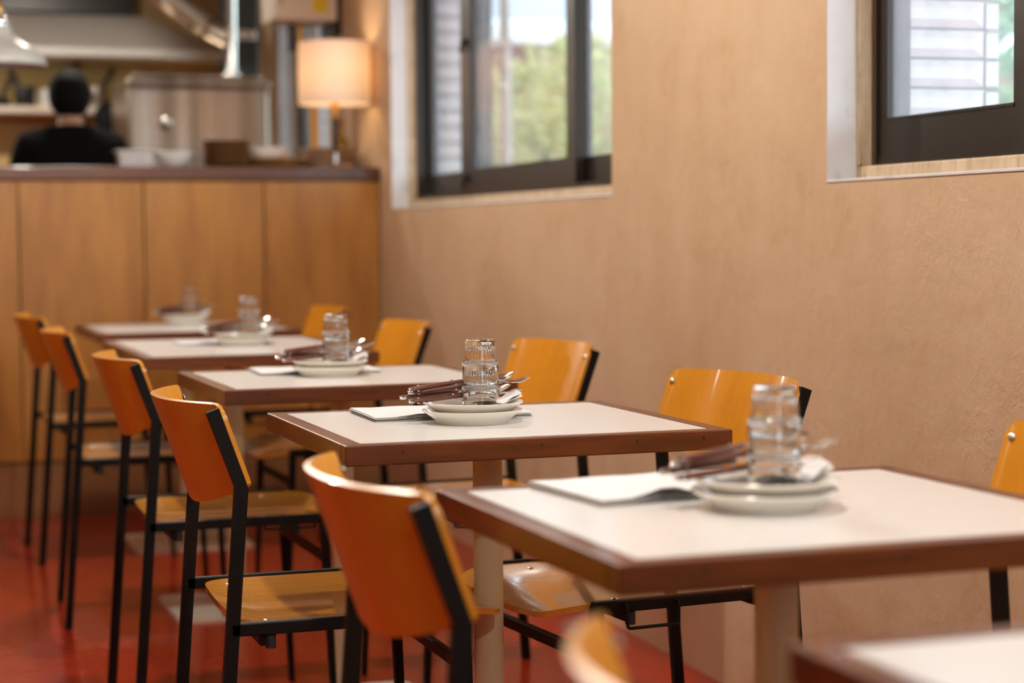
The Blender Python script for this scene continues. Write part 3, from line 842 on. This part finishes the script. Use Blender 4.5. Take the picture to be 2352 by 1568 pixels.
t = thing('mug', 'white mug standing on the kitchen shelf beside the head', 'mug', (1.075,10.58,1.735))
MB().lathe([(0,0),(.036,0),(.040,.006),(.040,.10),(.037,.10),(.036,.008),(0,.006)], 26).build('mug_body', M['whiteware'], t)
MB().tube(smooth_path([(-.038,0,.08),(-.062,0,.075),(-.062,0,.035),(-.038,0,.03)],5), .005, 8).build('handle', M['whiteware'], t)
# gas water heater on the right wall
t = thing('water_heater', 'cream wall-hung gas water heater with yellow sticker, cropped at the top', 'heater', (0,0,0))
MB().rbox(1.752,2.02,8.02,8.30,1.952,2.55,.012,3).build('casing', M['boiler'], t)
MB().rbox(2.005,2.043,8.06,8.28,1.90,2.56,.004).build('back_plate', M['darkmetal'], t)
MB().box(1.914,1.975,8.0185,8.0205,1.985,2.12).build('sticker', M['sticker'], t)
MB().box(1.776,1.782,8.0185,8.0205,2.015,2.10).build('slot', M['gap'], t)
for x,mt,l_ in ((1.90,M['copper'],.30),(1.955,M['pvc'],.36),(1.86,M['darkmetal'],.12)):
    MB().tube([(x,8.2,1.955),(x,8.2,1.955-l_)], .014, 12).build('pipe', mt, t)
t = tag(MB().rbox(1.945,1.975,7.96,7.99,0,1.66,.004).build('wooden_batten', M['plank']), 'yellow pine batten standing upright behind the lamp', 'batten')
t.rotation_euler = (0, math.radians(-1.5), 0); t.location = (-.02,0,0)

# ------------------------------------------------------------------ people
def person(label, x, y, rz, H, hide_arms):
    root = thing('person', label, 'person', (x,y,0), rz)
    s = H/1.77
    def skin(name, verts, edges, rad, mat, sub=2):
        me = bpy.data.meshes.new(name); me.from_pydata([Vector(v)*s for v in verts], edges, [])
        me.materials.append(mat)
        o = link(name, me, root)
        mod = o.modifiers.new('Skin','SKIN'); mod.use_smooth_shade = True; mod.branch_smoothing = .3
        for sv,r in zip(me.skin_vertices[0].data, rad):
            sv.radius = (r[0]*s, r[1]*s) if isinstance(r,tuple) else (r*s, r*s)
        me.skin_vertices[0].data[0].use_root = True
        sm = o.modifiers.new('Sub','SUBSURF'); sm.levels = sub; sm.render_levels = sub
        return o
    # local: facing +y; x to the person's right... z up
    V = [(0,0,.95),(0,.0,1.12),(0,-.01,1.30),(0,-.01,1.45),(0,.0,1.515),(0,.012,1.57),(0,.03,1.61),(0,.035,1.67),(0,.02,1.735),
         (.10,0,.90),(.10,.01,.50),(.10,-.01,.09),(.11,.10,.035),(-.10,0,.90),(-.10,.01,.50),(-.10,-.01,.09),(-.11,.10,.035),
         (.175,-.01,1.445),(.235,.02,1.15),(.19,.22,1.05),(.17,.29,1.05),(-.175,-.01,1.445),(-.235,.02,1.15),(-.19,.22,1.05),(-.17,.29,1.05),
         (0,.115,1.645),(.080,.02,1.645),(-.080,.02,1.645)]
    R_ = [(.15,.11),(.135,.10),(.15,.105),(.12,.085),.055,.052,(.066,.072),(.076,.088),(.058,.068),
         .085,.058,.042,.035,.085,.058,.042,.035, .058,.044,.034,.028,.058,.044,.034,.028, .014,(.012,.014),(.012,.014)]
    E_ = [(0,1),(1,2),(2,3),(3,4),(4,5),(5,6),(6,7),(7,8),(0,9),(9,10),(10,11),(11,12),(0,13),(13,14),(14,15),(15,16),(3,17),(17,18),(18,19),(19,20),(3,21),(21,22),(22,23),(23,24),(7,25),(7,26),(7,27)]
    # fingers: five short chains per hand
    for side,hand in ((1,20),(-1,24)):
        bx,by,bz = V[hand]
        for k,(dx,ln) in enumerate(((-.030,.045),(-.016,.075),(0,.082),(.014,.076),(.028,.060))):
            i = len(V)
            V += [(bx+dx*side,by+.035,bz-.004),(bx+dx*1.15*side,by+.035+ln*.6,bz-.012),(bx+dx*1.1*side,by+.035+ln*.9,bz-.035)]
            R_ += [.0095,.0085,.0075]; E_ += [(hand,i),(i,i+1),(i+1,i+2)]
    skin('body', V, E_, R_, M['skin'])
    CV = [V[0],V[1],V[2],V[3],(0,.0,1.535)]+[V[17],V[18],V[21],V[22]]
    CR = [(.19,.15),(.18,.145),(.205,.155),(.19,.135),(.082,.085),(.105,.10),.082,(.105,.10),.082]
    skin('shirt', CV, [(0,1),(1,2),(2,3),(3,4),(3,5),(5,6),(3,7),(7,8)], CR, M['shirt'])
    TV = [(0,0,1.0),(0,0,.93),V[9],V[10],(.10,-.01,.10),V[13],V[14],(-.10,-.01,.10)]
    skin('trousers', TV, [(0,1),(1,2),(2,3),(3,4),(1,5),(5,6),(6,7)], [(.165,.125),(.165,.125),.105,.078,.066,.105,.078,.066], M['trouser'])
    # hair: thick cap over the skull, lower at the nape
    h = MB()
    nu, nv = 28, 16
    P=[];F=[]
    for j in range(nv+1):
        th = j/nv
        for i in range(nu):
            a = 2*PI*i/nu; fr = max(0,math.sin(a))                   # front factor (+y)
            lim = math.radians(150-72*fr**.7) if True else 0
            ph = th*lim
            r = Vector((.094*math.sin(ph)*math.cos(a), .020+.106*math.sin(ph)*math.sin(a), 1.672+.108*math.cos(ph)*(1.08 if math.cos(ph)>0 else 1)))
            jit = .004*math.sin(a*7+ph*5)
            r.x *= 1+jit*4; r.z += jit
            P.append(r*s)
    for j in range(nv):
        for i in range(nu): F.append((j*nu+i,j*nu+(i+1)%nu,(j+1)*nu+(i+1)%nu,(j+1)*nu+i))
    h.add(P,F,True); ho = h.build('hair', M['hair'], root)
    so = ho.modifiers.new('Solid','SOLIDIFY'); so.thickness = .012; so.offset = -1
    return root
person('person with short black hair and black shirt seen from behind in the kitchen', .978, 8.70, 0, 1.77, True)
person('person in dark clothes mostly hidden behind the steel cabinet', 1.345, 9.95, math.radians(60), 1.72, True)

# ------------------------------------------------------------------ outside the windows
struct(MB().box(2.6,16,-6,24,-.30,-.02).build('ground', M['outground']))
def shrub(label, loc, rx, ry, z0, z1, n, mat, size):
    t = thing('shrub', label, 'shrub', loc)
    m = MB(); zc=(z0+z1)/2; rz=(z1-z0)/2
    for i in range(n):
        while True:
            p = Vector((random.uniform(-1,1),random.uniform(-1,1),random.uniform(-1,1)))
            if .35 < p.length < 1: break
        c = Vector((p.x*rx*(1+.15*math.sin(i)),p.y*ry,zc+p.z*rz))
        u = Vector((random.gauss(0,1),random.gauss(0,1),random.gauss(0,1))).normalized(); w = u.orthogonal().normalized()
        s = size*random.uniform(.6,1.3)
        m.add([c-u*s,c-w*s*.45,c+u*s,c+w*s*.45],[(0,1,2,3)])
    f = link('foliage', mesh_nofix(m,'foliage',[mat]), t); f['kind'] = 'stuff'
    st = MB()
    for k in range(5):
        a = k*1.256; st.tube([(.05*math.cos(a),.05*math.sin(a),0),(.3*rx*math.cos(a),.3*ry*math.sin(a),z0+.3*rz),(.6*rx*math.cos(a),.6*ry*math.sin(a),zc)], [.03,.02,.01], 7)
    st.build('stem', M['bark'], t)
    return t
shrub('yellow-green shrub outside the window nearest the counter', (3.72,9.6,-.02), .62, .8, .9, 2.12, 3000, M['leaf_y'], .045)
shrub('pale low shrub in front of the red wall outside', (3.30,10.9,-.02), .35, .4, .5, 1.55, 1200, M['leaf_y'], .04)
shrub('cool green tree seen through the right window', (4.3,6.4,-.02), .95, 1.0, .5, 2.9, 4200, M['leaf_g'], .055)
shrub('green tree further off beyond the right window', (5.9,8.2,-.02), 1.0, 1.2, .4, 3.2, 3000, M['leaf_g'], .07)
tag(MB().rbox(3.2,9.5,12.4,12.7,-.02,2.58,.02).build('garden_wall', M['redwall']), 'dull red garden wall behind the shrubs outside', 'wall')
t = thing('white_awning', 'pale awning roof above the red wall outside', 'awning', (0,0,-.02))
MB().add([(3.1,11.7,2.32),(9.6,11.7,2.32),(9.6,12.7,2.62),(3.1,12.7,2.62),(3.1,11.7,2.37),(9.6,11.7,2.37),(9.6,12.7,2.67),(3.1,12.7,2.67)],[(0,3,2,1),(4,5,6,7),(0,1,5,4),(1,2,6,5),(2,3,7,6),(3,0,4,7)]).build('awning_roof', M['awning'], t)
MB().box(3.1,9.6,11.66,11.70,2.28,2.40).build('awning_edge', M['outpipe'], t)
MB().box(3.1,9.6,11.68,11.72,2.43,3.1).build('fascia', M['awning'], t)
for x in (3.15,9.5): MB().tube([(x,11.75,-.02),(x,11.75,2.33)], .03, 10).build('post', M['outpipe'], t)
t = thing('drain_pipe', 'white drainpipe standing outside the window nearest the counter', 'pipe', (2.83,8.2,-.02))
MB().tube([(0,0,0),(0,0,3.0)], .024, 14).build('pipe', M['outpipe'], t)
MB().tube([(-.07,.02,0),(-.07,.02,3.0)], .016, 12).build('cord_and_reflection', M['cord_and_reflection'], t)  # black tube stands in for a dark reflection band in the window
for z in (.6,1.9): MB().rbox(-.09,.035,-.028,.034,z,z+.03,.004).build('clamp', M['outpipe'], t)
